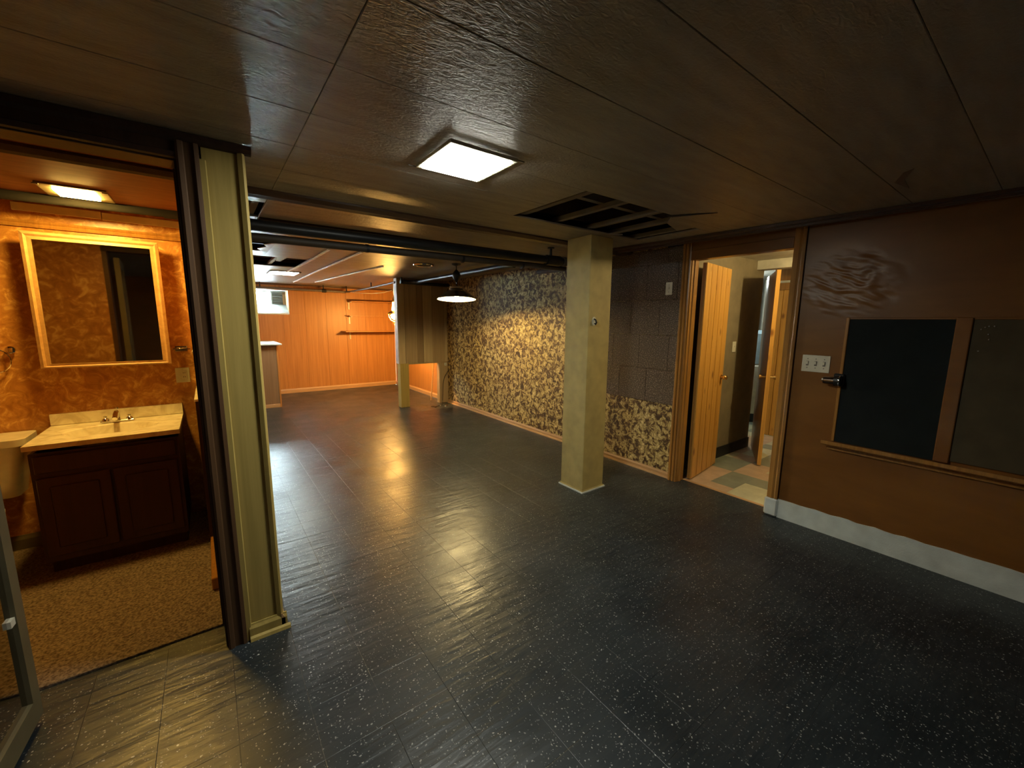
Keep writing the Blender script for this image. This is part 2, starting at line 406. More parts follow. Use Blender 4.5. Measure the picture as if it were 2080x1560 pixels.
# ------------------------------------------------------------------ ceiling mouldings
def mould(n, y0_, y1_, xa, xb, m=M_DKX, h=.03):
    w = y1_ - y0_
    return struct(n, prism(nb(), [(y0_, CZ), (y0_, CZ - .012), (y0_ + w * .25, CZ - h), (y0_ + w * .5, CZ - h * .75), (y0_ + w * .75, CZ - h), (y1_, CZ - .012), (y1_, CZ)], 'X', xa, xb), m)
mould('trim_1', 2.685, 2.815, .17, XR + .02)
mould('trim_2', 3.42, 3.54, .35, XW, M_DARK, .03)
bm = poly(nb(), [(3.16, 2.68), (3.385, 2.68), (3.472, .3), (3.472, -2), (3.45, -2), (3.45, -.5)], CZ - .02, CZ - .002); struct('trim_3', bm, M_DKX)
bm = poly(nb(), [(3.25, 2.68), (3.30, 2.68), (3.465, -.2), (3.45, -.5)], CZ - .034, CZ - .02); struct('trim_4', bm, M_DKX)

# ------------------------------------------------------------------ right wall
wr = struct('wall_right', box((XR + .06, -2, 0), (XR + .10, 1.17, 2.2)), M_VOID)
# buckled panelling sheet: a real relief
def buckle(y, z):
    a = max(0, 1 - ((y - .90) / .30) ** 2 - ((z - 1.78) / .24) ** 2)
    s = z - .30 * (y - .9)
    q = noise.noise(Vector((y * 6, s * 14, 3.1)))
    h = .008 * a * (noise.noise(Vector((y * 7 + q, s * 26 + 1.5 * q, .4))) + .45 * noise.noise(Vector((y * 17, s * 50, 7.7))))
    return h + .0025 * math.sin(y * 3.1 + 1) * math.sin(z * 2.3)
bm = nb(); ny, nz = 130, 130; G = []
def gl(a, b, n, c, s):   # denser sampling round c
    o = []
    for i in range(n + 1): o.append(a + (b - a) * i / n)
    return o
Y_ = [-2 + i * .1 for i in range(22)] + [.2 + i * .0097 for i in range(100)] + [1.17]
Z_ = [i * .1 for i in range(15)] + [1.45 + i * .0075 for i in range(88)] + [2.12, 2.2]
for y in Y_: G.append([bm.verts.new((XR - buckle(y, z), y, z)) for z in Z_])
for i in range(len(Y_) - 1):
    for j in range(len(Z_) - 1): bm.faces.new((G[i][j], G[i][j + 1], G[i + 1][j + 1], G[i + 1][j]))
o = obj('panel_sheet', bm, M_RED, wr, True)
# painted white base band along right wall
pts = []
for k in range(0, 66):
    y = 1.17 - k * .048; pts.append((y, .146 + .018 * min(1, max(0, (1.2 - y) / 1.2)) + .003 * math.sin(k * 1.7) + .002 * math.sin(k * 4.3)))
bm = nb(); A = [bm.verts.new((XR - .012, y, 0)) for y, z in pts]; B = [bm.verts.new((XR - .012, y, z)) for y, z in pts]; C_ = [bm.verts.new((XR + .005, y, z)) for y, z in pts]
for i in range(len(pts) - 1): bm.faces.new((A[i], B[i], B[i + 1], A[i + 1])); bm.faces.new((B[i], C_[i], C_[i + 1], B[i + 1]))
struct('baseboard_right', bm, M_WHITE)
# doorway: casing, jambs, head
dj = struct('door_1', prism(nb(), [(XR - .018, 1.175), (XR - .022, 1.19), (XR - .016, 1.20), (XR - .022, 1.215), (XR - .018, 1.248), (XR + .01, 1.252), (XR + .01, 1.175)], 'Z', .145, 2.19), M_CASE)
struct('jamb', box((XR + .01, 1.19, .145), (3.585, 1.25, 2.06), .002), M_CASE, dj)
struct('painted_foot', box((XR - .028, 1.165, 0), (3.59, 1.262, .145), .012), M_WHITE, dj)
struct('casing', prism(nb(), [(XR - .016, 2.118), (XR - .024, 2.105), (XR - .024, 2.092), (XR - .012, 2.086), (XR - .022, 2.078), (XR - .022, 2.062), (XR - .010, 2.056), (XR - .020, 2.048), (XR - .016, 2.038), (XR + .02, 2.038), (XR + .02, 2.118)], 'Z', 0, 2.19), M_CASE, dj)
struct('jamb', prism(nb(), [(XR + .0, 2.04), (XR + .0, 2.03), (XR + .03, 2.03), (XR + .035, 2.022), (XR + .05, 2.022), (XR + .055, 2.03), (3.58, 2.03), (3.58, 2.06)], 'Z', 0, 2.06), M_CASE, dj)
struct('jamb', box((XR + .01, 1.24, 2.05), (3.585, 2.05, 2.10)), M_CASE, dj)
struct('head_casing', box((XR - .015, 1.25, 2.045), (XR + .02, 2.04, 2.125), .003), M_RED, dj)
struct('header_board', box((XR - .004, 1.25, 2.12), (XR + .02, 2.04, 2.2)), M_RED, dj)
struct('wall_core', box((XR + .02, 1.0, 2.1), (3.6, 2.3, 2.46)), M_VOID, dj)
struct('threshold', box((3.575, 1.26, -.004), (3.605, 2.03, .006), .002), M_BASEW, dj)
# patterned part of the right wall
wp = struct('wall_right', box((XW, 2.06, 0), (XW + .1, 6.86, 2.2)), MWP)
struct('wall_right', box((XR + .04, 1.0, 0), (XR + .1, 1.19, 2.2)), M_VOID)
struct('wall_right', box((XW + .01, 2.06, 0), (3.58, 2.14, 2.2)), M_VOID)
# cork squares on wall, slightly proud
rows = [.72, 1.05, 1.382, 1.715, 2.05, 2.19]; offs = [0, .10, .22, .05, .16]
for k, (a, b2) in enumerate(zip(rows, rows[1:])):
    y = 2.12; cuts = [2.12] + [2.12 + offs[k] + .33 * q for q in range(0, 5) if offs[k] + .33 * q > .03 and 2.12 + offs[k] + .33 * q < 3.33] + [3.36]
    for c, d in zip(cuts, cuts[1:]):
        th = random.uniform(.0075, .0095)
        obj('cork_tile', box((XW - th, c + .0012, a + .0012), (XW, d - .0012, b2 - .0012), .0015), MCK, wp)
def baseb(n, p0, p1, h, th, m, parent=None):
    """plain moulded base from p0 to p1 (axis aligned); th signed offset into the room"""
    (xa, ya), (xb, yb) = p0, p1
    if abs(xa - xb) < 1e-6:
        pr = [(xa, 0), (xa + th, 0), (xa + th, h * .72), (xa + th * .5, h * .9), (xa + th * .4, h), (xa, h)]
        return struct(n, prism(nb(), pr, 'Y', min(ya, yb), max(ya, yb)), m, parent)
    pr = [(ya, 0), (ya + th, 0), (ya + th, h * .72), (ya + th * .5, h * .9), (ya + th * .4, h), (ya, h)]
    return struct(n, prism(nb(), pr, 'X', min(xa, xb), max(xa, xb)), m, parent)
baseb('baseboard_right', (XW, 2.12), (XW, 6.68), .058, -.014, M_BASEW)
struct('trim_5', prism(nb(), [(XW - .014, 0), (XW - .03, 0), (XW - .026, .012), (XW - .014, .018)], 'Y', 2.12, 6.68), M_BASEW)
# orange part of the right wall behind the partition
wo = struct('wall_right', box((XW + .012, 6.86, 0), (XW + .1, YB, 2.2)), M_ORANGE)
baseb('baseboard_right', (XW + .012, 6.9), (XW + .012, YB), .085, -.02, M_BASEW)
# ------------------------------------------------------------------ back wall with window opening (x .45-1.34, z 1.61-2.07)
wb = struct('wall_back', box((-1.3, YB + .02, 0), (-.22, YB + .12, 2.2)), M_ORANGE)
for a, b2, c, d in [(-.22, 1.345, 0, 1.61), (-.22, 1.345, 2.07, 2.2), (1.345, 3.6, 0, 2.2)]:
    obj('wall_section', box((a, YB + .02, c), (b2, YB + .12, d)), M_ORANGE, wb)
for i in range(-3, 9):
    a = .42 + i * .405; b2 = a + .403
    for (c, d) in ([(0, 1.61), (2.07, 2.2)] if .40 < a and b2 < 1.36 and False else [(0, 2.2)]):
        lo = max(a, -1.28); hi = min(b2, XW + .01)
        segs = [(lo, hi, 0, 2.195)]
        if hi > -.22 and lo < 1.345:
            segs = [(lo, hi, 0, 1.61), (lo, hi, 2.07, 2.195)]
            if lo < -.22: segs.append((lo, -.22, 1.61, 2.07))
            if hi > 1.345: segs.append((1.345, hi, 1.61, 2.07))
        bm = nb()
        for (p, q, s, t) in segs: P3(bm, (p, YB, s), (q, YB + .02, t), .0015)
        if hi > lo: obj('panel', bm, M_ORANGE, wb)
baseb('baseboard_back', (-1.2, YB), (XW, YB), .09, -.018, M_BASEW)
struct('trim_6', box((-1.2, YB - .02, 2.165), (XW, YB, 2.2), .003), M_DKX)
# window recess
wn = struct('window_1', box((-.22, 9.74, 1.80), (-.19, 9.78, 2.12)), M_WHITE)
struct('reveal', box((-.24, YB + .02, 1.6), (-.22, 9.78, 2.12)), M_WHITE, wn)
struct('reveal', box((1.345, YB + .02, 1.6), (1.365, 9.78, 2.12)), M_BASEW, wn)
struct('reveal', box((-.22, YB + .02, 2.07), (1.345, 9.78, 2.12)), M_WHITE, wn)
struct('sloped_sill', prism(nb(), [(YB - .012, 1.60), (YB - .012, 1.618), (9.72, 1.80), (9.78, 1.80), (9.78, 1.58), (YB + .02, 1.58)], 'X', -.22, 1.345), M_WHITE, wn)
struct('frame', box((-.19, 9.74, 2.045), (1.345, 9.78, 2.07), .003), M_WHITE, wn)
struct('frame', box((.42, 9.73, 1.80), (.45, 9.78, 2.05), .003), M_WHITE, wn)
struct('frame', box((1.085, 9.73, 1.80), (1.11, 9.78, 2.05), .003), M_WHITE, wn)
struct('frame', box((1.30, 9.73, 1.80), (1.345, 9.78, 2.05), .003), M_BASEW, wn)
struct('glass_pane', box((-.19, 9.755, 1.80), (1.085, 9.759, 2.045)), M_GLASS, wn)
struct('vent_backing', box((1.11, 9.762, 1.80), (1.30, 9.776, 2.05)), M_LOUVRE, wn)
for k in range(5):
    z = 1.805 + k * .049
    struct('louvre_slat', prism(nb(), [(9.73, z), (9.735, z - .003), (9.765, z + .04), (9.76, z + .043)], 'X', 1.112, 1.298), M_LOUVRE, wn)
# ------------------------------------------------------------------ rest of the shell
struct('wall_left', box((-1.3, 3.97, 0), (-1.2, YB + .1, 2.46)), M_ORANGE)
struct('wall_front', box((-2.6, -2.1, 0), (3.6, -2, 2.46)), M_RED)
struct('wall_left', box((-2.6, -2.1, 0), (-2.5, 2.2, 2.46)), M_RED)
struct('wall_left', box((-2.5, 2.20, 0), (-1.9, 2.24, 2.46)), M_VOID)
# wall between bathroom and far room
struct('wall_left', box((.155, 2.145, 0), (.172, 3.99, 2.46)), M_TAN)
struct('wall_left', box((-1.9, 3.90, 0), (.172, 3.98, 2.46)), M_ORANGE)
# slabs closing void
struct('wall_right', box((3.60, -2.1, 2.2), (3.64, YB + .1, 2.46)), M_VOID)
struct('wall_right', box((XR + .1, -2.1, 0), (XR + .14, 1.0, 2.46)), M_VOID)
struct('wall_back', box((-1.3, YB + .1, 2.12), (3.7, YB + .14, 2.52)), M_VOID)

# ------------------------------------------------------------------ bathroom front wall: end pier, casing, header, mirrored door
pier = struct('wall_left', box((.036, 2.12, 0), (.155, 2.20, 2.195)), M_TAN)
struct('corner_bead', prism(nb(), [(.155, 2.112), (.172, 2.106), (.180, 2.112), (.183, 2.125), (.178, 2.16), (.155, 2.16)], 'Z', 0, 2.195), M_TAN, pier)
struct('edge_strip', prism(nb(), [(.028, 2.108), (.046, 2.108), (.050, 2.12), (.050, 2.14), (.028, 2.14)], 'Z', 0, 2.12), M_TAN, pier)
baseb('baseboard_left', (.04, 2.118), (.196, 2.118), .078, -.014, M_TAN)
struct('baseboard_left', prism(nb(), [(2.104, 0), (2.088, 0), (2.092, .014), (2.104, .020)], 'X', .04, .208), M_TAN)
baseb('baseboard_left', (.172, 2.104), (.172, 3.97), .078, .016, M_BASEW)
dc = struct('door_2', prism(nb(), [(-.044, 2.118), (-.044, 2.098), (-.036, 2.094), (-.022, 2.098), (-.018, 2.104), (.010, 2.104), (.014, 2.096), (.028, 2.100), (.030, 2.125), (-.044, 2.14)], 'Z', 0, 2.17), wood('brown_casing', (.070, .036, .016), (.12, .062, .028), (50, 50, 1.2), .45, .3))
struct('jamb', box((-.052, 2.125, 0), (.03, 2.30, 2.12), .002), M_DARK, dc)
struct('stop', box((-.062, 2.30, .0), (.0, 2.36, 2.12), .002), M_DARK, dc)
struct('jamb', box((-.72, 2.125, 0), (-.685, 2.225, 2.12), .002), M_DKX, dc)
struct('head_jamb', box((-.72, 2.125, 2.10), (.03, 2.24, 2.14), .002), M_DARK, dc)
struct('head_casing', prism(nb(), [(2.12, 2.105), (2.104, 2.108), (2.098, 2.125), (2.108, 2.132), (2.106, 2.165), (2.092, 2.178), (2.086, 2.197), (2.12, 2.197)], 'X', -2.5, -.036), M_DARK, dc)
struct('crown', prism(nb(), [(2.12, 2.168), (2.106, 2.172), (2.092, 2.184), (2.086, 2.197), (2.12, 2.197)], 'X', -.036, .205), M_DARK, dc)
hwf = struct('wall_left', box((-2.5, 2.12, 0), (-.72, 2.20, 2.46)), M_RED)
struct('wall_left', box((-.72, 2.14, 2.12), (.155, 2.20, 2.46)), M_DARK)
struct('wall_left', box((-1.9, 2.2, 0), (-.72, 2.225, 2.2)), MSW)
# mirrored door, hinged on left jamb, open towards the camera
hd = Vector((-.628, 2.113)); dv = Vector((-.07, -1)).normalized(); nv = Vector((-dv.y, dv.x))
if nv.x < 0: nv = -nv
def dpoly(s0, s1, t0, t1, z0, z1):
    p = [hd + dv * s + nv * t for s, t in ((s0, t0), (s1, t0), (s1, t1), (s0, t1))]
    return poly(nb(), [(q.x, q.y) for q in p], z0, z1)
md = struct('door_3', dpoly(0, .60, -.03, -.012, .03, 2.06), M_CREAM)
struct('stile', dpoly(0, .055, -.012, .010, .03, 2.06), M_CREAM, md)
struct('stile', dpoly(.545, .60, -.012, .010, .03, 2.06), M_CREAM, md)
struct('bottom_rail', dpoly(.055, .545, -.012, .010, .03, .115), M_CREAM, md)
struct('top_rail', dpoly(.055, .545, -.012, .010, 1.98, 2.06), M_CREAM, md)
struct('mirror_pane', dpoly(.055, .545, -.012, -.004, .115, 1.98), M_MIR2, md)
struct('mirror_clip', dpoly(.055, .085, -.004, .006, .44, .465), M_PLATE, md)
# ------------------------------------------------------------------ bathroom shell
BY = 3.87
struct('floor', box((-1.9, 2.2, -.08), (.16, 3.98, -.006)), M_VOID)
cp = obj('carpet', box((-1.9, 2.302, -.006), (.0, BY, .007), .002), MCP); tag(cp, 'worn brown short-pile carpet covering the bathroom floor', 'carpet')
bw = struct('wall_back', box((-1.9, BY, 0), (.1, BY + .03, 2.2)), MSW)
struct('wall_left', box((-1.95, 2.2, 0), (-1.9, 3.98, 2.46)), MSW)
struct('wall_right', box((-.0, 2.30, 0), (.06, BY, 2.2)), MSW)
bc = struct('ceiling', box((-1.9, 2.24, 2.2), (.155, 3.9, 2.21)), M_BATHC)
mould('trim_7', 2.63, 2.73, -1.9, 0, M_DARK, .03)
struct('trim_8', prism(nb(), [(BY, 2.085), (BY - .012, 2.085), (BY - .016, 2.075), (BY - .010, 2.066), (BY - .016, 2.056), (BY - .012, 2.045), (BY, 2.045)], 'X', -1.9, 0), M_CASE)
lb = obj('wall_strip', box((-.888, BY - .014, 2.138), (-.50, BY, 2.186), .002), M_PLATE, bw); lb['label'] = 'cream strip of board above the moulding'
obj('wall_strip', box((-.497, BY - .012, 2.134), (-.01, BY, 2.182), .002), M_PLATE, bw)
baseb('baseboard_back', (-1.9, BY), (-.9, BY), .10, -.014, M_CREAM)
struct('baseboard_right', box((-.10, 2.64, .007), (.0, 3.19, .075), .004), M_CASE)
# pipe of bathroom
bp = thing('ceiling_pipe', 'black iron pipe running under the bathroom ceiling above the mirror', 'pipe', (-.9, 3.62, 2.14))
obj('pipe_run', cyl(nb(), (-1.9, 3.62, 2.165), (-.02, 3.62, 2.185), .027), M_VOID, bp, True)
obj('coupling', cyl(nb(), (-.17, 3.62, 2.183), (-.09, 3.62, 2.184), .034), M_VOID, bp, True)
# bathroom light
bl_ = thing('ceiling_light', 'small glowing warm panel light in the brown bathroom ceiling', 'light', (-.53, 3.42, 2.185))
obj('frame', box((-.665, 3.28, 2.19), (-.39, 3.56, 2.2), .002), M_CREAM, bl_)
obj('diffuser', box((-.61, 3.335, 2.180), (-.445, 3.50, 2.192), .002), M_EBATH, bl_)
for px_, py_ in ((-.66, 3.29), (-.40, 3.30)):
    obj('clip', box((px_ - .012, py_ - .006, 2.186), (px_ + .012, py_ + .006, 2.192), .001), M_CREAM, bl_)
# vanity
vn = thing('vanity_cabinet', 'dark wood bathroom vanity cabinet with two doors below the cream sink top', 'vanity', (-.54, 3.6, 0))
vb = nb()
for lo, hi in (((-.862, 3.335, .09), (-.844, BY - .02, .745)), ((-.231, 3.335, .09), (-.213, BY - .02, .745)), ((-.844, 3.335, .09), (-.231, BY - .02, .108)), ((-.844, 3.335, .108), (-.231, 3.353, .745)), ((-.844, BY - .03, .108), (-.231, BY - .02, .745))): P3(vb, lo, hi)
obj('carcass', vb, M_VAN, vn)
obj('toe_kick', box((-.85, 3.385, .007), (-.225, BY - .03, .09)), M_DARK, vn)
for a, b2 in ((-.845, -.545), (-.53, -.23)):
    d = obj('door', box((a, 3.317, .13), (b2, 3.335, .60), .004), M_VAN, vn)
    obj('raised_panel', box((a + .05, 3.311, .18), (b2 - .05, 3.318, .55), .005), M_VAN, d)
obj('false_drawer_front', box((-.845, 3.317, .63), (-.23, 3.335, .73), .004), M_VAN, vn)
# vanity top with moulded oval basin
st = thing('sink_top', 'cream cultured-marble sink top with oval basin on dark vanity', 'sink', (-.54, 3.6, .745))
def basin_top():
    bm = nb(); X0, X1, Y0, Y1, Z = -.872, -.200, 3.298, BY - .022, .80; cx, cy, a, b2 = -.545, 3.57, .225, .155; n = 48
    def rect(t):
        dx, dy = math.cos(t), math.sin(t); k = min(((X1 - cx) if dx > 0 else (X0 - cx)) / dx if abs(dx) > 1e-9 else 9, ((Y1 - cy) if dy > 0 else (Y0 - cy)) / dy if abs(dy) > 1e-9 else 9)
        return cx + dx * k, cy + dy * k
    ts = [2 * math.pi * i / n for i in range(n)] ; cor = [math.atan2(y - cy, x - cx) % (2 * math.pi) for x in (X0, X1) for y in (Y0, Y1)]
    for c in cor:
        k = min(range(n), key=lambda i: abs(ts[i] - c)); ts[k] = c
    O = []; Ob = []; R0 = []
    prof = [(1.0, 0), (.97, -.006), (.92, -.03), (.80, -.08), (.5, -.12), (.12, -.13)]
    for t in ts:
        x, y = rect(t); O.append(bm.verts.new((x, y, Z))); Ob.append(bm.verts.new((x, y, Z - .028)))
    rings = [[bm.verts.new((cx + math.cos(t) * a * s, cy + math.sin(t) * b2 * s, Z + h)) for t in ts] for s, h in prof]
    for i in range(n):
        j = (i + 1) % n
        bm.faces.new((O[i], O[j], rings[0][j], rings[0][i])); bm.faces.new((Ob[i], Ob[j], O[j], O[i]))
        for A, B in zip(rings, rings[1:]): bm.faces.new((A[i], A[j], B[j], B[i]))
    bm.faces.new(rings[-1]); return bm
obj('countertop', basin_top(), MMB, st)
obj('backsplash', prism(nb(), [(BY - .022, .80), (BY - .026, .806), (BY - .022, .876), (BY, .876), (BY, .772), (BY - .022, .772)], 'X', -.872, -.200), MMB, st)
obj('drain', lathe(nb(), (-.545, 3.57, .672), [(.001, .003), (.018, .003), (.02, 0)], 16), M_CHROME, st)
fa = thing('faucet', 'chrome two-handle faucet with clear knobs at the back of the sink', 'faucet', (-.545, 3.775, .80))
obj('base_plate', box((-.63, 3.755, .80), (-.46, 3.80, .815), .005), M_CHROME, fa)
for hx in (-.605, -.485):
    h = obj('handle_stem', lathe(nb(), (hx, 3.777, .812), [(.022, 0), (.018, .012), (.009, .02), (.009, .03)], 14), M_CHROME, fa, True)
    obj('clear_knob', lathe(nb(), (hx, 3.777, .84), [(.010, 0), (.024, .012), (.026, .03), (.018, .038), (.001, .04)], 8), M_ACRYL, h)
obj('spout', tube(nb(), [(-.545, 3.785, .81), (-.545, 3.782, .850), (-.545, 3.76, .868), (-.545, 3.72, .862), (-.545, 3.675, .838)], .014), M_CHROME, fa, True)
obj('lift_knob', lathe(nb(), (-.545, 3.795, .85), [(.003, 0), (.003, .03), (.009, .036), (.009, .045), (.001, .05)], 10), M_CHROME, fa, True)
# medicine cabinet / framed mirror
mc = thing('mirror_cabinet', 'square wood-framed mirror cabinet hung above the bathroom sink', 'mirror', (-.54, 3.8, 1.18))
X0, X1, Z0, Z1, YF = -.852, -.226, 1.183, 2.007, 3.75
obj('cabinet_box', box((X0 + .03, YF + .02, Z0 + .02), (X1 - .03, BY, Z1 - .02)), M_CASE, mc)
def frame_side(pts, name):
    o_, i_ = pts
    bm = nb(); V = [bm.verts.new(p) for p in ((o_[0][0], YF + .02, o_[0][1]), (o_[1][0], YF + .02, o_[1][1]), (i_[1][0], YF + .02, i_[1][1]), (i_[0][0], YF + .02, i_[0][1]))]
    mid = [((o_[k][0] * .65 + i_[k][0] * .35), (o_[k][1] * .65 + i_[k][1] * .35)) for k in (0, 1)]
    mi2 = [((o_[k][0] * .4 + i_[k][0] * .6), (o_[k][1] * .4 + i_[k][1] * .6)) for k in (0, 1)]
    rowsv = [[V[0], V[1]]]
    for q, yy in ((o_, YF + .004), (mid, YF - .004), (mi2, YF + .004), (i_, YF + .001), (i_, YF + .012)):
        rowsv.append([bm.verts.new((q[0][0], yy, q[0][1])), bm.verts.new((q[1][0], yy, q[1][1]))])
    rowsv.append([V[3], V[2]])
    for A, B in zip(rowsv, rowsv[1:]): bm.faces.new((A[0], A[1], B[1], B[0]))
    obj(name, bm, M_MIRF, mc)
fw = .045
c = [(X0, Z0), (X1, Z0), (X1, Z1), (X0, Z1)]; i4 = [(X0 + fw, Z0 + fw * .6), (X1 - fw, Z0 + fw * .6), (X1 - fw, Z1 - fw), (X0 + fw, Z1 - fw)]
for k in range(4): frame_side(([c[k], c[(k + 1) % 4]], [i4[k], i4[(k + 1) % 4]]), 'frame_rail')
obj('mirror_glass', box((X0 + fw - .005, YF + .010, Z0 + fw * .6 - .005), (X1 - fw + .005, YF + .016, Z1 - fw + .005)), M_MIR, mc)
# outlets, accessories
def outlet(name, label, c, n, wd, h, kind, group=None):
    """c centre on wall, n = 'x' (faces -x) or 'y' (faces -y)"""
    t = thing(name, label, 'outlet' if kind == 'o' else 'switch', c, group)
    cx, cy, cz = c
    def bx(a0, a1, z0, z1, d0, d1, bv=.001):
        if n == 'x': return box((cx - d1, cy + a0, cz + z0), (cx - d0, cy + a1, cz + z1), bv)
        return box((cx + a0, cy - d1, cz + z0), (cx + a1, cy - d0, cz + z1), bv)
    obj('plate', bx(-wd / 2, wd / 2, -h / 2, h / 2, 0, .006, .002), M_PLATE, t)
    return t, bx
t, bx = outlet('wall_outlet', 'ivory outlet plate on the amber bathroom wall right of the mirror', (-.178, BY, 1.085), 'y', .082, .11, 'o')
b_ = obj('receptacle', bx(-.008, .026, -.032, .03, .006, .010), M_PLATE, t)
for zz in (-.018, .012):
    for q in (.003, .013): obj('slot', bx(q, q + .003, zz, zz + .009, .0095, .0106, 0), M_BLACK, b_)
obj('screw', bx(-.001, .004, .040, .045, .006, .0075), M_SCREW, t)
cu = thing('soap_holder', 'small chrome cup and soap holder beside the mirror over the outlet', 'holder', (-.165, BY, 1.27))
obj('back_plate', box((-.205, BY - .008, 1.262), (-.135, BY, 1.300), .002), M_CHROME, cu)
obj('cup_ring', tube(nb(), [(-.17 + .028 * math.cos(a * math.pi / 8), BY - .035 + .028 * math.sin(a * math.pi / 8), 1.285) for a in range(17)], .003, 6), M_CHROME, cu, True)
obj('shelf_bar', box((-.215, BY - .05, 1.278), (-.115, BY - .044, 1.284), .001), M_CHROME, cu)
tr_ = thing('towel_ring', 'chrome towel ring mount on bathroom wall left of the mirror', 'towel ring', (-.985, BY, 1.28))
obj('mount', lathe(nb(), (-.985, BY - .035, 1.30), [(.012, 0), (.022, .005), (.022, .02), (.013, .025), (.011, .035)], 18, 'Y', True), M_CHROME, tr_, True)
obj('ring', tube(nb(), [(-1.065 + .075 * math.cos(a * math.pi / 12), BY - .028, 1.235 + .075 * math.sin(a * math.pi / 12)) for a in range(25)], .004, 8), M_CHROME, tr_, True)
# narrow cabinet and shelf at right side of bathroom
nc = thing('narrow_cabinet', 'narrow dark cabinet with yellow-cream tops behind the bathroom door jamb', 'cabinet', (-.05, 3.53, 0))
obj('carcass', box((-.102, 3.20, .075), (-.002, BY - .002, .985), .002), M_DARK, nc)
obj('top', box((-.106, 3.19, .985), (-.002, BY - .002, 1.0), .002), MMB, nc)
obj('shelf_board', box((-.092, 3.22, 1.285), (-.002, BY - .002, 1.30), .002), MMB, nc)
obj('side_upright', box((-.02, 3.25, 1.0), (-.002, BY - .01, 1.285)), M_DARK, nc)
# toilet
to = thing('toilet', 'cream toilet with lidded tank left of the vanity, cut by the picture edge', 'toilet', (-1.19, 3.5, 0))
def rbox(lo, hi, r_, taper=0):
    bm = nb(); lo = Vector(lo); hi = Vector(hi); n = 6; rings = []
    for lev in range(5):
        zt = lev / 4; z = lo.z + (hi.z - lo.z) * zt; ins = taper * (1 - zt); pts = []
        for cx, cy, a0 in ((hi.x - r_ - ins, hi.y - r_, 0), (lo.x + r_ + ins, hi.y - r_, 90), (lo.x + r_ + ins, lo.y + r_ + ins, 180), (hi.x - r_ - ins, lo.y + r_ + ins, 270)):
            for k in range(n + 1):
                a = math.radians(a0 + 90 * k / n); pts.append(bm.verts.new((cx + r_ * math.cos(a), cy + r_ * math.sin(a), z)))
        rings.append(pts)
    m = len(rings[0])
    for A, B in zip(rings, rings[1:]):
        for k in range(m): bm.faces.new((A[k], A[(k + 1) % m], B[(k + 1) % m], B[k]))
    bm.faces.new(rings[0][::-1]); bm.faces.new(rings[-1]); return bm
obj('tank', rbox((-1.42, 3.60, .42), (-.945, 3.85, .745), .04, .06), M_PORC, to, True)
obj('tank_lid', rbox((-1.435, 3.585, .745), (-.930, 3.86, .785), .045), M_PORC, to, True)
def ell(c, prof, seg=28):
    bm = nb(); rings = []
    for a, b2, oy, z in prof: rings.append([bm.verts.new((c[0] + a * math.cos(2 * math.pi * i / seg), c[1] + oy + b2 * math.sin(2 * math.pi * i / seg), z)) for i in range(seg)])
    for A, B in zip(rings, rings[1:]):
        for i in range(seg): bm.faces.new((A[i], A[(i + 1) % seg], B[(i + 1) % seg], B[i]))
    bm.faces.new(rings[0][::-1]); bm.faces.new(rings[-1]); return bm
obj('bowl', ell((-1.19, 3.36), [(.12, .20, .05, .007), (.10, .17, .05, .12), (.13, .20, .02, .25), (.18, .25, 0, .36), (.19, .26, 0, .40)]), M_PORC, to, True)
obj('seat_cover', ell((-1.19, 3.36), [(.19, .26, 0, .402), (.195, .265, 0, .415), (.18, .25, 0, .43)]), M_PORC, to, True)
obj('flush_lever', cyl(nb(), (-1.36, 3.598, .70), (-1.36, 3.575, .70), .012, None, 10), M_CHROME, to, True)

# ------------------------------------------------------------------ main panel light
ml = thing('ceiling_light', 'large square white LED panel light glowing in the dark near ceiling', 'light', (.98, 1.675, 2.17))
bm = nb()
for lo, hi in (((.815, 1.51, 2.184), (1.145, 1.53, 2.199)), ((.815, 1.82, 2.184), (1.145, 1.84, 2.199)), ((.815, 1.53, 2.184), (.835, 1.82, 2.199)), ((1.125, 1.53, 2.184), (1.145, 1.82, 2.199))): P3(bm, lo, hi, .002)
obj('frame', bm, M_PLATE, ml)
obj('diffuser', box((.835, 1.53, 2.178), (1.125, 1.82, 2.197), .003), M_EMAIN, ml)
for a, b2 in ((.80, 1.845), (1.155, 1.505)): obj('spring_clip', box((a - .018, b2 - .004, 2.186), (a + .018, b2 + .004, 2.190), .001), M_GREYP, ml)
for a, b2 in ((.98, 1.86), (1.03, 1.495)): obj('screw', cyl(nb(), (a, b2, 2.193), (a, b2, 2.199), .004, None, 8), M_SCREW, ml)
fp = thing('ceiling_light', 'far ceiling panel light near the basement window, seen flat', 'light', (.99, 7.13, 2.18))
bm = nb()
for lo, hi in (((.79, 6.88, 2.186), (1.19, 6.91, 2.199)), ((.79, 7.35, 2.186), (1.19, 7.38, 2.199)), ((.79, 6.91, 2.186), (.82, 7.35, 2.199)), ((1.16, 6.91, 2.186), (1.19, 7.35, 2.199))): P3(bm, lo, hi, .002)
obj('frame', bm, M_CREAM, fp); obj('diffuser', box((.82, 6.91, 2.182), (1.16, 7.35, 2.196), .002), M_EFAR, fp)

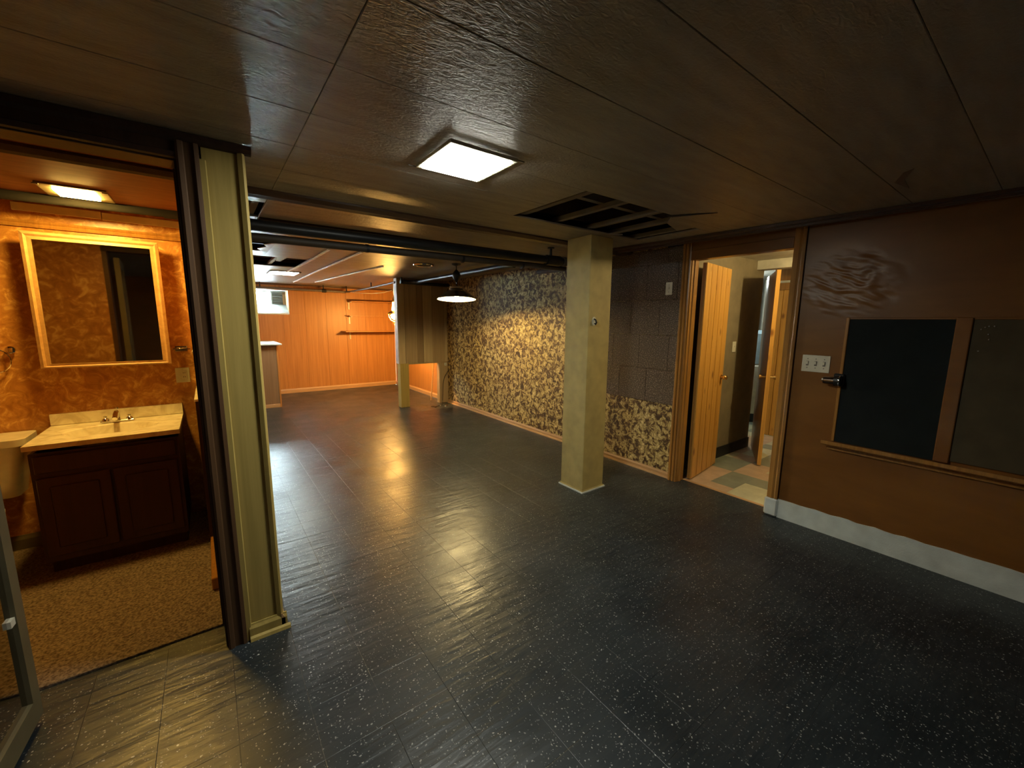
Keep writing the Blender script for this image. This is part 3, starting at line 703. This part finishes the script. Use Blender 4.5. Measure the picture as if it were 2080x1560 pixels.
# ------------------------------------------------------------------ column
cl = thing('support_column', 'square tan boxed support column standing between camera and patterned wall', 'column', (2.68, 2.5, 0))
obj('box_face', box((2.545, 2.372, .0), (2.815, 2.645, 2.2), .004), M_COLA, cl)
obj('shoe_moulding', prism(nb(), [(2.530, 2.357), (2.830, 2.357), (2.830, 2.660), (2.530, 2.660)], 'Z', 0, .012), M_WHITE, cl)
obj('shoe_lip', prism(nb(), [(2.538, 2.365), (2.822, 2.365), (2.822, 2.652), (2.538, 2.652)], 'Z', .012, .02), M_COLA, cl)
hk = thing('wall_hook', 'small oval metal plate hook on the front of the tan column', 'hook', (2.612, 2.37, 1.50))
bm = nb(); seg = 20
A = [bm.verts.new((2.612 + .023 * math.cos(2 * math.pi * i / seg), 2.372, 1.508 + .036 * math.sin(2 * math.pi * i / seg))) for i in range(seg)]
B = [bm.verts.new((v.co.x, 2.367, v.co.z)) for v in A]; bm.faces.new(A[::-1]); bm.faces.new(B)
for i in range(seg): bm.faces.new((A[i], A[(i + 1) % seg], B[(i + 1) % seg], B[i]))
obj('plate', bm, M_PLATE, hk)
obj('prong', tube(nb(), [(2.612, 2.366, 1.525), (2.612, 2.352, 1.518), (2.612, 2.342, 1.496), (2.612, 2.350, 1.482), (2.612, 2.360, 1.490)], .007, 8), M_BLACK, hk, True)

# ------------------------------------------------------------------ switches on right wall
t, bx = outlet('light_switch', 'ivory triple toggle switch plate beside the doorway on the brown wall', (XR, 1.035, 1.22), 'x', .168, .12, 's')
for k in (-1, 0, 1):
    q = obj('toggle', bx(k * .05 - .006, k * .05 + .006, -.006, .016, .006, .016), M_PLATE, t)
    for zz in (-.034, .030): obj('screw', bx(k * .05 - .003, k * .05 + .003, zz, zz + .006, .006, .0075), M_GREYP, t)
    obj('slot', bx(k * .05 - .008, k * .05 + .008, -.016, .018, .0058, .0065, 0), M_GREYP, t)
t, bx = outlet('light_switch', 'small ivory switch plate high on the dark cork wall beside the doorway', (XW - .011, 2.252, 1.815), 'x', .068, .115, 's')
obj('toggle', bx(-.006, .006, -.004, .016, .006, .014), M_PLATE, t)
for zz in (-.034, .030): obj('screw', bx(-.003, .003, zz, zz + .006, .006, .0075), M_GREYP, t)
# pencil sharpener
ps = thing('pencil_sharpener', 'dark metal wall pencil sharpener mounted at the chalkboard corner', 'sharpener', (XR - .05, .90, 1.08))
obj('mounting_bracket', box((XR - .035, .855, 1.078), (XR - .004, .915, 1.165), .006), M_BLACK, ps)
obj('housing', cyl(nb(), (XR - .055, .865, 1.118), (XR - .055, .90, 1.118), .036, .034, 20), M_BLACK, ps, True)
obj('shavings_drum', cyl(nb(), (XR - .055, .90, 1.116), (XR - .055, .962, 1.116), .029, .023, 20), plain('steel_drum', (.20, .15, .12), .22, 1), ps, True)
obj('rim', cyl(nb(), (XR - .055, .868, 1.118), (XR - .055, .873, 1.118), .0375, None, 20), M_CHROME, ps, True)
obj('pencil_guide', cyl(nb(), (XR - .055, .962, 1.120), (XR - .055, .972, 1.120), .010, None, 12), M_SCREW, ps, True)

# chalkboard
cb = thing('chalkboard', 'dark slate chalkboard in a narrow wood frame on the brown wall', 'chalkboard', (XR, .62, .68))
obj('slate', box((XR - .012, .38, .69), (XR - .003, .872, 1.535)), M_BOARD, cb)
obj('frame_stile', box((XR - .020, .870, .69), (XR - .002, .888, 1.545), .003), M_CASE, cb)
obj('frame_stile', box((XR - .022, .316, .69), (XR - .002, .382, 1.545), .004), M_RED, cb)
obj('frame_top', box((XR - .016, .38, 1.533), (XR - .002, .872, 1.545), .002), M_RED, cb)
pb = thing('pin_board', 'faded brownish pinboard right of the chalkboard with a few pins', 'board', (XR, -.2, .70))
obj('board_face', box((XR - .012, -.75, .705), (XR - .003, .312, 1.535)), M_CORKB, pb)
obj('frame_top', box((XR - .016, -.75, 1.533), (XR - .002, .312, 1.545), .002), M_RED, pb)
for y, z in ((.282, 1.479), (.255, 1.496), (.247, 1.423), (.279, 1.358), (.268, 1.49), (.235, 1.497), (.252, 1.452)):
    obj('pin', lathe(nb(), (XR - .017, y, z), [(.001, 0), (.0035, .001), (.0035, .005)], 8, 'X'), M_SCREW, pb)
ct = thing('chalk_tray', 'long wooden chalk tray ledge under the chalkboard and pinboard', 'tray', (XR, .3, .64))
obj('ledge', prism(nb(), [(XR, .678), (XR - .055, .678), (XR - .062, .684), (XR - .066, .694), (XR - .070, .694), (XR - .070, .672), (XR - .060, .664), (XR, .664)], 'Y', -.75, .93), M_CASE, ct)
obj('apron', prism(nb(), [(XR, .664), (XR - .030, .664), (XR - .034, .650), (XR - .022, .640), (XR - .018, .628), (XR, .628)], 'Y', -.75, .905), M_CASE, ct)

# ------------------------------------------------------------------ pipes in main room
pm = thing('ceiling_pipe', 'thick black main pipe crossing the room under the ceiling, hung from the tee hanger', 'pipe', (1.8, 3.05, 2.04))
obj('pipe_run', cyl(nb(), (.175, 3.05, 2.072), (3.44, 3.05, 2.092), .035, None, 20), M_BLACK, pm, True)
obj('tee_coupling', cyl(nb(), (2.66, 3.05, 2.085), (2.83, 3.05, 2.087), .048, None, 20), M_BLACK, pm, True)
obj('coupling_flange', cyl(nb(), (2.87, 3.05, 2.088), (2.91, 3.05, 2.088), .046, None, 20), M_GREYP, pm, True)
obj('hanger_rod', cyl(nb(), (2.70, 3.03, 2.09), (2.70, 3.03, 2.2), .012, None, 12), M_BLACK, pm, True)
obj('hanger_plate', cyl(nb(), (2.70, 3.03, 2.19), (2.70, 3.03, 2.2), .032, None, 16), M_BLACK, pm, True)
obj('end_elbow', tube(nb(), [(3.36, 3.05, 2.098), (3.44, 3.05, 2.098), (3.49, 3.05, 2.098)], .043, 16), M_BLACK, pm, True)
pl = thing('ceiling_pipe', 'thinner brown pipe running parallel just below the thick black pipe', 'pipe', (1.8, 3.13, 1.97))
obj('pipe_run', cyl(nb(), (.175, 3.13, 2.012), (2.92, 3.13, 2.035), .027, None, 16), M_TANPIPE, pl, True)
for xx in (.98, 1.78, 2.42):
    obj('strap', cyl(nb(), (xx, 3.13, 2.02), (xx + .018, 3.13, 2.02), .031, None, 16), M_BLACK, pl, True)
obj('end_bend', tube(nb(), [(2.90, 3.13, 2.034), (2.96, 3.13, 2.036), (3.0, 3.16, 2.04), (3.02, 3.25, 2.045), (3.03, 3.6, 2.05)], .027, 12), M_TANPIPE, pl, True)
pd = thing('ceiling_pipe', 'dark pipe slanting back along the ceiling past the pendant lamp', 'pipe', (2.85, 5.1, 2.1))
obj('pipe_run', cyl(nb(), (2.80, 3.75, 2.125), (2.82, 6.45, 2.125), .034, None, 16), M_BLACK, pd, True)
obj('elbow', tube(nb(), [(2.82, 6.40, 2.125), (2.80, 6.50, 2.125), (2.74, 6.56, 2.125), (2.64, 6.58, 2.125)], .036, 12), M_BLACK, pd, True)
pg = thing('ceiling_pipe', 'black pipe along the top of the planked hanging partition', 'pipe', (3.0, 6.6, 2.1))
obj('pipe_run', cyl(nb(), (2.60, 6.60, 2.125), (3.49, 6.60, 2.115), .028, None, 16), M_BLACK, pg, True)
obj('drop_rod', cyl(nb(), (2.62, 6.60, 2.12), (2.62, 6.60, 2.2), .014, None, 10), M_BLACK, pg, True)
pf = thing('ceiling_pipe', 'dark pipe running along the top of the orange back wall past the window', 'pipe', (1.0, 9.2, 2.07))
obj('pipe_run', cyl(nb(), (-1.2, 9.2, 2.10), (2.42, 9.2, 2.085), .022, None, 14), M_GREYP, pf, True)
obj('diagonal_run', tube(nb(), [(2.40, 9.2, 2.085), (2.48, 9.1, 2.09), (2.54, 8.0, 2.10), (2.57, 6.75, 2.125)], .018, 12), M_GREYP, pf, True)
for xx, yy in ((.86, 9.2), (1.98, 9.2), (2.42, 9.15), (2.54, 7.9)):
    obj('hanger', cyl(nb(), (xx, yy, 2.10), (xx, yy, 2.2), .012, None, 8), M_BLACK, pf, True)
obj('clamp', cyl(nb(), (1.95, 9.2, 2.088), (2.03, 9.2, 2.088), .034, None, 14), M_BLACK, pf, True)
cbx = obj('cable', tube(nb(), [(2.46, 9.0, 2.075), (2.62, 8.8, 2.05), (2.78, 8.6, 2.04), (2.95, 8.4, 2.06), (3.05, 8.2, 2.10)], .006, 6), M_PLATE, None, True)
tag(cbx, 'thin pale cable sagging under the ceiling in the far corner', 'cable')

# round vent
rv = thing('ceiling_vent', 'round chrome-rimmed fixture ring flat on the ceiling left of the pendant', 'vent', (2.24, 4.90, 2.17))
obj('rim', lathe(nb(), (2.24, 4.90, 2.178), [(.118, .021), (.130, .012), (.126, 0), (.112, .004), (.106, .016)], 32), M_CHROME, rv, True)
obj('cover', lathe(nb(), (2.24, 4.90, 2.184), [(.108, .012), (.09, .0), (.05, .006), (.03, .001), (.001, .001)], 32), M_SHADE, rv, True)
# pendant lamp
pn = thing('pendant_lamp', 'hanging pendant lamp with wide shallow shade glowing white underneath', 'lamp', (2.54, 4.6, 1.78))
PX, PY = 2.54, 4.6
obj('ceiling_canopy', lathe(nb(), (PX, PY, 2.17), [(.012, 0), (.05, .012), (.062, .029), (.001, .029)], 24), M_BLACK, pn, True)
obj('stem', cyl(nb(), (PX, PY, 2.11), (PX, PY, 2.175), .006, None, 8), M_BLACK, pn)
obj('pulley_body', lathe(nb(), (PX, PY, 1.975), [(.006, 0), (.022, .015), (.045, .05), (.052, .085), (.046, .11), (.018, .145), (.006, .155)], 20), M_BLACK, pn, True)
obj('cord', cyl(nb(), (PX, PY, 1.90), (PX, PY, 1.98), .005, None, 8), M_BLACK, pn)
def tilted(bm):
    t = Vector((-.48, -.877, 0)); R = Matrix.Rotation(math.radians(5), 3, Vector((t.y, -t.x, 0))); pv = Vector((PX, PY, 1.905))
    for v in bm.verts: v.co = R @ (v.co - pv) + pv
    return bm
obj('lamp_shade', tilted(lathe(nb(), (PX, PY, 1.765), [(.243, 0), (.243, .006), (.19, .050), (.12, .095), (.085, .115), (.08, .135), (.001, .138)], 40)), M_SHADE, pn, True)
obj('shade_lining', tilted(lathe(nb(), (PX, PY, 1.765), [(.239, .001), (.186, .044), (.116, .088), (.05, .108), (.001, .108)], 40)), M_SHADEIN, pn, True)
obj('gallery_ring', tilted(lathe(nb(), (PX, PY, 1.885), [(.088, 0), (.094, .006), (.09, .03), (.084, .034)], 24)), M_CHROME, pn, True)
for k in range(3):
    a = k * 2.094 + .6; obj('thumb_screw', tilted(cyl(nb(), (PX + .09 * math.cos(a), PY + .09 * math.sin(a), 1.905), (PX + .112 * math.cos(a), PY + .112 * math.sin(a), 1.905), .008, None, 8)), M_BRASS, pn)
obj('bulb', tilted(lathe(nb(), (PX, PY, 1.782), [(.001, 0), (.026, .006), (.038, .03), (.028, .055), (.015, .08), (.001, .08)], 20)), M_EPEND, pn, True)

# lantern
ln = thing('hanging_lantern', 'brass lantern lamp glowing beside the planked partition edge', 'lantern', (2.78, 7.4, 1.42))
LX, LY = 2.785, 7.40
obj('chain', tube(nb(), [(LX, LY, 1.95), (LX + .004, LY, 2.05), (LX, LY, 2.2)], .006, 6), M_BRASS, ln, True)
obj('crown', lathe(nb(), (LX, LY, 1.83), [(.03, 0), (.038, .02), (.02, .035), (.034, .06), (.02, .08), (.012, .12)], 18), M_BRASS, ln, True)
obj('chimney', lathe(nb(), (LX, LY, 1.67), [(.045, 0), (.05, .03), (.036, .10), (.034, .16)], 18), emit('chimney_glow', ((1, .62, .2), 6)), ln, True)
obj('smoke_bell', lathe(nb(), (LX, LY, 1.615), [(.135, 0), (.138, .006), (.10, .03), (.06, .055), (.045, .06)], 24), M_BRASS, ln, True)
obj('globe', lathe(nb(), (LX, LY, 1.52), [(.03, 0), (.062, .03), (.07, .06), (.055, .085), (.045, .095)], 20), M_ELAN, ln, True)
for s in (-1, 1):
    obj('scroll_arm', tube(nb(), [(LX + s * .115, LY, 1.615), (LX + s * .105, LY, 1.56), (LX + s * .07, LY, 1.50), (LX + s * .02, LY, 1.48)], .007, 8), M_BRASS, ln, True)
obj('finial_ring', tube(nb(), [(LX + .026 * math.cos(a * math.pi / 8), LY, 1.452 + .026 * math.sin(a * math.pi / 8)) for a in range(17)], .006, 8), M_BRASS, ln, True)

# ------------------------------------------------------------------ planked partition
pt = thing('partition', 'planked wooden hanging partition with an open hatch below, against the patterned wall', 'partition', (3.05, 6.75, 0))
xs_ = [2.585, 2.70, 2.915, 3.03, 3.20, 3.44, XW]; ms = [M_PANEL2, M_PANEL, M_PANEL3, M_PANEL2, M_PANEL, M_PANEL2]
for k in range(6):
    obj('plank', box((xs_[k] + .0015, 6.70 - (.004 if k % 2 else 0), .765), (xs_[k + 1] - .0015, 6.72, 2.195), .002), ms[k], pt)
obj('core', box((2.60, 6.72, .77), (XW - .002, 6.80, 2.195)), M_PANEL3, pt)
obj('edge_board', box((2.572, 6.705, .765), (2.587, 6.83, 2.195), .002), plain('pale_edge', (.50, .46, .40), .5), pt)
obj('post', box((2.59, 6.695, 0), (2.745, 6.83, .765), .004), M_TAN, pt)
obj('bottom_rail', box((2.745, 6.705, .745), (XW - .002, 6.80, .765), .002), M_PANEL, pt)
obj('end_panel', box((3.325, 6.70, 0), (XW - .002, 6.80, .745), .003), M_PANEL, pt)
t, bx = outlet('wall_outlet', 'small round-cornered ivory outlet low on the partition end panel', (3.45, 6.70, .715), 'y', .05, .05, 'o')
obj('slot', bx(-.01, -.006, -.01, .01, .006, .0068, 0), M_BLACK, t); obj('slot', bx(.006, .01, -.01, .01, .006, .0068, 0), M_BLACK, t)
cw = obj('cable', tube(nb(), [(XW - .005, 6.60, .63), (3.46, 6.62, .60), (3.40, 6.64, .50), (3.375, 6.66, .36), (3.37, 6.66, .22), (3.34, 6.62, .06), (3.28, 6.50, .012), (3.15, 6.45, .008), (3.05, 6.50, .008)], .005, 6), M_BLACK, None, True)
tag(cw, 'thin dark cord hanging beside the partition end panel down to the floor', 'cord')
for k, (x, y, s) in enumerate([(3.10, 6.42, .03), (3.22, 6.48, .022), (3.33, 6.44, .026), (3.27, 6.38, .018)]):
    bm = nb(); g = bmesh.ops.create_icosphere(bm, subdivisions=1, radius=s)
    for v in bm.verts: v.co = Vector((v.co.x * random.uniform(.6, 1.3), v.co.y * random.uniform(.6, 1.3), (v.co.z + s) * .35)) + Vector((x, y, 0))
    o = obj('debris_chip', bm, [M_DKX, M_PLATE, M_DKX, M_PLATE][k], None); tag(o, ['dark debris chip farthest left by the partition hatch', 'pale crumb of debris by the partition hatch foot', 'dark debris scrap at the foot of the end panel', 'tiny pale debris flake nearest the camera by the hatch'][k], 'debris', 'debris on the floor by the partition')
ls = obj('leaning_strip', tube(nb(), [(3.30, 7.02, .002), (3.492, 7.25, .80)], .012, 4), M_BASEW); tag(ls, 'thin wooden strip leaning on the orange wall behind the hatch', 'wood strip')

# shelves on back wall
for nm, z, lab, xa in (('wall_shelf', 1.247, 'lowest orange wall shelf in the far corner, casting a dark shadow', 2.32), ('wall_shelf', 1.575, 'middle orange wall shelf in the far corner', 2.45), ('wall_shelf', 1.885, 'topmost orange wall shelf in the far corner', 2.50)):
    dp = 8.98 if z < 1.3 else 9.12
    s = thing(nm, lab, 'shelf', (2.98, 9.25, z), 'shelves on the orange back wall')
    obj('board', box((xa, dp, z), (XW + .005, YB, z + .018), .002), M_ORANGE, s)
    b_ = nb(); P3(b_, (2.49, YB - .012, z - .16), (2.515, YB, z)); P3(b_, (2.49, 9.16, z - .012), (2.515, YB, z)); obj('bracket', b_, M_PLATE, s)
    b_ = nb(); P3(b_, (3.38, YB - .012, z - .16), (3.40, YB, z)); P3(b_, (3.38, 9.16, z - .012), (3.40, YB, z)); obj('bracket', b_, M_ORANGE, s)

# bar counter
br = thing('bar_counter', 'tall brown bar counter with white laminate top below the window', 'counter', (.55, 8.3, 0))
obj('end_panel', box((.05, 7.93, .0), (.905, 7.95, 1.07), .002), wood('brown_bar_panel', (.20, .115, .055), (.27, .16, .08), (30, 30, 1.2), .5), br)
obj('body', box((.05, 7.95, 0), (.905, 8.85, 1.07), .002), M_PANEL3, br)
obj('corner_trim', box((.900, 7.925, 0), (.925, 7.955, 1.07), .003), M_ORANGE, br)
obj('bar_top', box((.0, 7.86, 1.07), (.985, 8.90, 1.095), .004), M_WHITE, br)
obj('base_strip', box((.05, 7.918, 0), (.90, 7.93, .06), .002), M_BASEW, br)

# ------------------------------------------------------------------ hallway beyond the doorway
HP = .222; hf = struct('floor', box((3.605, -.2, -.08), (7.6, 4.3, -.0032)), M_VOID)
HC = {'p': plain('peach_tile', (.50, .36, .24), .35), 'g': plain('grey_green_tile', (.24, .26, .20), .35), 'c': plain('cream_tile', (.52, .52, .36), .35)}
fixed = {(0, 7): 'c', (1, 7): 'c', (0, 6): 'c', (1, 6): 'c', (1, 8): 'g', (0, 8): 'p', (2, 8): 'g', (2, 7): 'g', (3, 8): 'p', (3, 7): 'p', (0, 9): 'p', (1, 9): 'p', (2, 9): 'p', (3, 9): 'g', (4, 9): 'g', (3, 10): 'g', (4, 10): 'g', (4, 8): 'p', (5, 8): 'g', (6, 8): 'g', (7, 8): 'g', (8, 9): 'g', (9, 9): 'c', (9, 8): 'c', (8, 8): 'g', (10, 9): 'p', (10, 10): 'p'}
protoh = {}
for i in range(0, 14):
    for j in range(3, 14):
        k = fixed.get((i, j), random.choice('pgc')); xa = 3.54 + i * HP; ya = 1.63 + (j - 8) * HP; lo = max(xa, 3.605)
        if i == 0 or k not in protoh:
            bm = tilebm(xa + HP - lo, HP)
            for v in bm.verts: v.co += Vector((lo, ya, 0))
            o = obj('hall_tile', bm, HC[k], hf)
            if i > 0: protoh[k] = o
        else: clone(protoh[k], (xa + HP / 2, ya + HP / 2, -.003), hf)
struct('ceiling', box((3.6, -.2, 2.2), (7.6, 4.3, 2.24)), M_DRYWALL)
hw = struct('wall_left', box((3.585, 2.17, 0), (5.24, 2.23, 2.2)), M_HALLW)
struct('wall_front', box((3.6, .30, 0), (6.1, .36, 2.2)), M_HALLW)
struct('wall_front', box((3.585, .36, 0), (3.60, 1.19, 2.2)), M_HALLW)
struct('baseboard_left', box((4.3, 2.156, 0), (5.24, 2.17, .12), .002), M_BLACK)
struct('wall_back', box((5.9, 4.2, 0), (7.6, 4.26, 2.2)), M_DRYWALL); struct('wall_right', box((7.5, -.2, 0), (7.56, 4.3, 2.2)), M_DRYWALL)
struct('wall_left', box((5.19, 2.23, 0), (5.24, 4.26, 2.2)), M_HALLW); struct('wall_back', box((5.15, 4.2, 0), (5.95, 4.26, 2.2)), M_HALLW)
struct('wall_front', box((6.03, -.2, 0), (7.56, -.14, 2.2)), M_DRYWALL)
struct('wall_front', box((5.98, -.2, 0), (6.10, .36, 2.2)), M_DRYWALL)
# pine plank end wall
pw = struct('wall_right', box((6.03, .30, 0), (6.10, 2.36, 2.2)), M_CASE)
for k in range(16):
    a = 2.36 - (k + 1) * .128; obj('plank', box((6.012, a + .003, 0), (6.03, a + .125, 1.93), .003), M_PINE, pw)
obj('head_rail', box((6.0, .36, 1.93), (6.03, 2.36, 2.02), .003), M_CASE, pw); obj('upper_board', box((6.01, .36, 2.02), (6.03, 2.36, 2.05), .003), M_PLATE, pw)
hb = struct('trim_9', box((5.05, .36, 2.10), (5.20, 2.17, 2.2), .003), M_DRYWALL)
# plank door swung open into the hall
a0 = Vector((3.622, 1.975)); a1 = Vector((4.275, 2.070)); dd = (a1 - a0).normalized(); nn = Vector((-dd.y, dd.x))
def lpoly(s0, s1, t0, t1, z0, z1, q=a0, dv_=dd, nv_=nn):
    p = [q + dv_ * s + nv_ * t for s, t in ((s0, t0), (s1, t0), (s1, t1), (s0, t1))]; return poly(nb(), [(v.x, v.y) for v in p], z0, z1)
LW = (a1 - a0).length
d4 = struct('door_4', lpoly(0, LW, .012, .036, .012, 2.035), M_CASE)
for k in range(5): obj('plank', lpoly(k * LW / 5 + .004, (k + 1) * LW / 5 - .004, 0, .013, .012, 2.035), M_PINE, d4)
kb = a0 + dd * (LW - .06)
obj('door_knob', lathe(nb(), (kb.x, kb.y - .062, .95), [(.001, 0), (.018, .002), (.026, .014), (.022, .028), (.009, .036), (.009, .052), (.026, .056), (.026, .062)], 18, 'Y'), M_BRASS, d4, True)
# second door, seen nearly edge-on
b0 = Vector((4.596, 1.766)); b1 = Vector((5.288, 2.130)); d5v = (b1 - b0).normalized(); n5 = Vector((-d5v.y, d5v.x))
d5 = struct('door_5', lpoly(0, .78, -.018, .018, .012, 2.03, b0, d5v, n5), M_CASE)
obj('edge_strip', lpoly(-.004, 0, -.018, .018, .012, 2.03, b0, d5v, n5), M_PINE, d5)
k0 = b0 + d5v * .06
for sgn in (1, -1):
    c0 = k0 + n5 * sgn * .018; c1 = k0 + n5 * sgn * .052; c2_ = k0 + n5 * sgn * .075
    bm = cyl(nb(), (c0.x, c0.y, .95), (c1.x, c1.y, .95), .009, None, 10); cyl(bm, (c1.x, c1.y, .95), (c2_.x, c2_.y, .95), .018, .026, 14); obj('door_knob', bm, M_BRASS, d5, True)
t, bx = outlet('light_switch', 'ivory switch plate on the hall wall seen through the doorway', (4.67, 2.17, 1.243), 'y', .075, .115, 's')
obj('toggle', bx(-.006, .006, -.004, .016, .006, .014), M_PLATE, t)
hl = thing('hall_lamp', 'bare bulb hall lamp fixed to the hall ceiling out of view', 'lamp', (4.25, .95, 2.08))
obj('socket', cyl(nb(), (4.25, .95, 2.15), (4.25, .95, 2.2), .03, None, 14), M_PLATE, hl)
obj('bulb', lathe(nb(), (4.25, .95, 2.06), [(.001, 0), (.03, .012), (.035, .035), (.02, .07), (.014, .09)], 16), M_EHALL, hl, True)
ul = thing('utility_lamp', 'bare bulb lamp fixed to the utility room ceiling beyond the hall', 'lamp', (6.1, 2.95, 2.08))
obj('socket', cyl(nb(), (6.1, 2.95, 2.15), (6.1, 2.95, 2.2), .03, None, 14), M_PLATE, ul)
obj('bulb', lathe(nb(), (6.1, 2.95, 2.06), [(.001, 0), (.03, .012), (.035, .035), (.02, .07), (.014, .09)], 16), M_EUTIL, ul, True)
# pale tank seen in the slit between the doors
uh = thing('utility_tank', 'pale upright utility tank with blue band glimpsed between the two hall doors', 'tank', (6.75, 2.82, 0))
obj('tank_body', lathe(nb(), (6.75, 2.82, .14), [(.22, 0), (.23, .02), (.23, .72), (.20, .75), (.001, .76)], 28), M_PLATE, uh, True)
obj('tank_foot', lathe(nb(), (6.75, 2.82, 0), [(.16, 0), (.16, .14)], 20), M_BLACK, uh, True)
obj('blue_jacket', lathe(nb(), (6.75, 2.82, .90), [(.001, 0), (.21, .0), (.21, .45), (.12, .5), (.001, .5)], 28), M_BLUE, uh, True)
obj('flue_pipe', cyl(nb(), (6.75, 2.82, 1.4), (6.75, 2.82, 2.2), .06, None, 16), M_CHROME, uh, True)
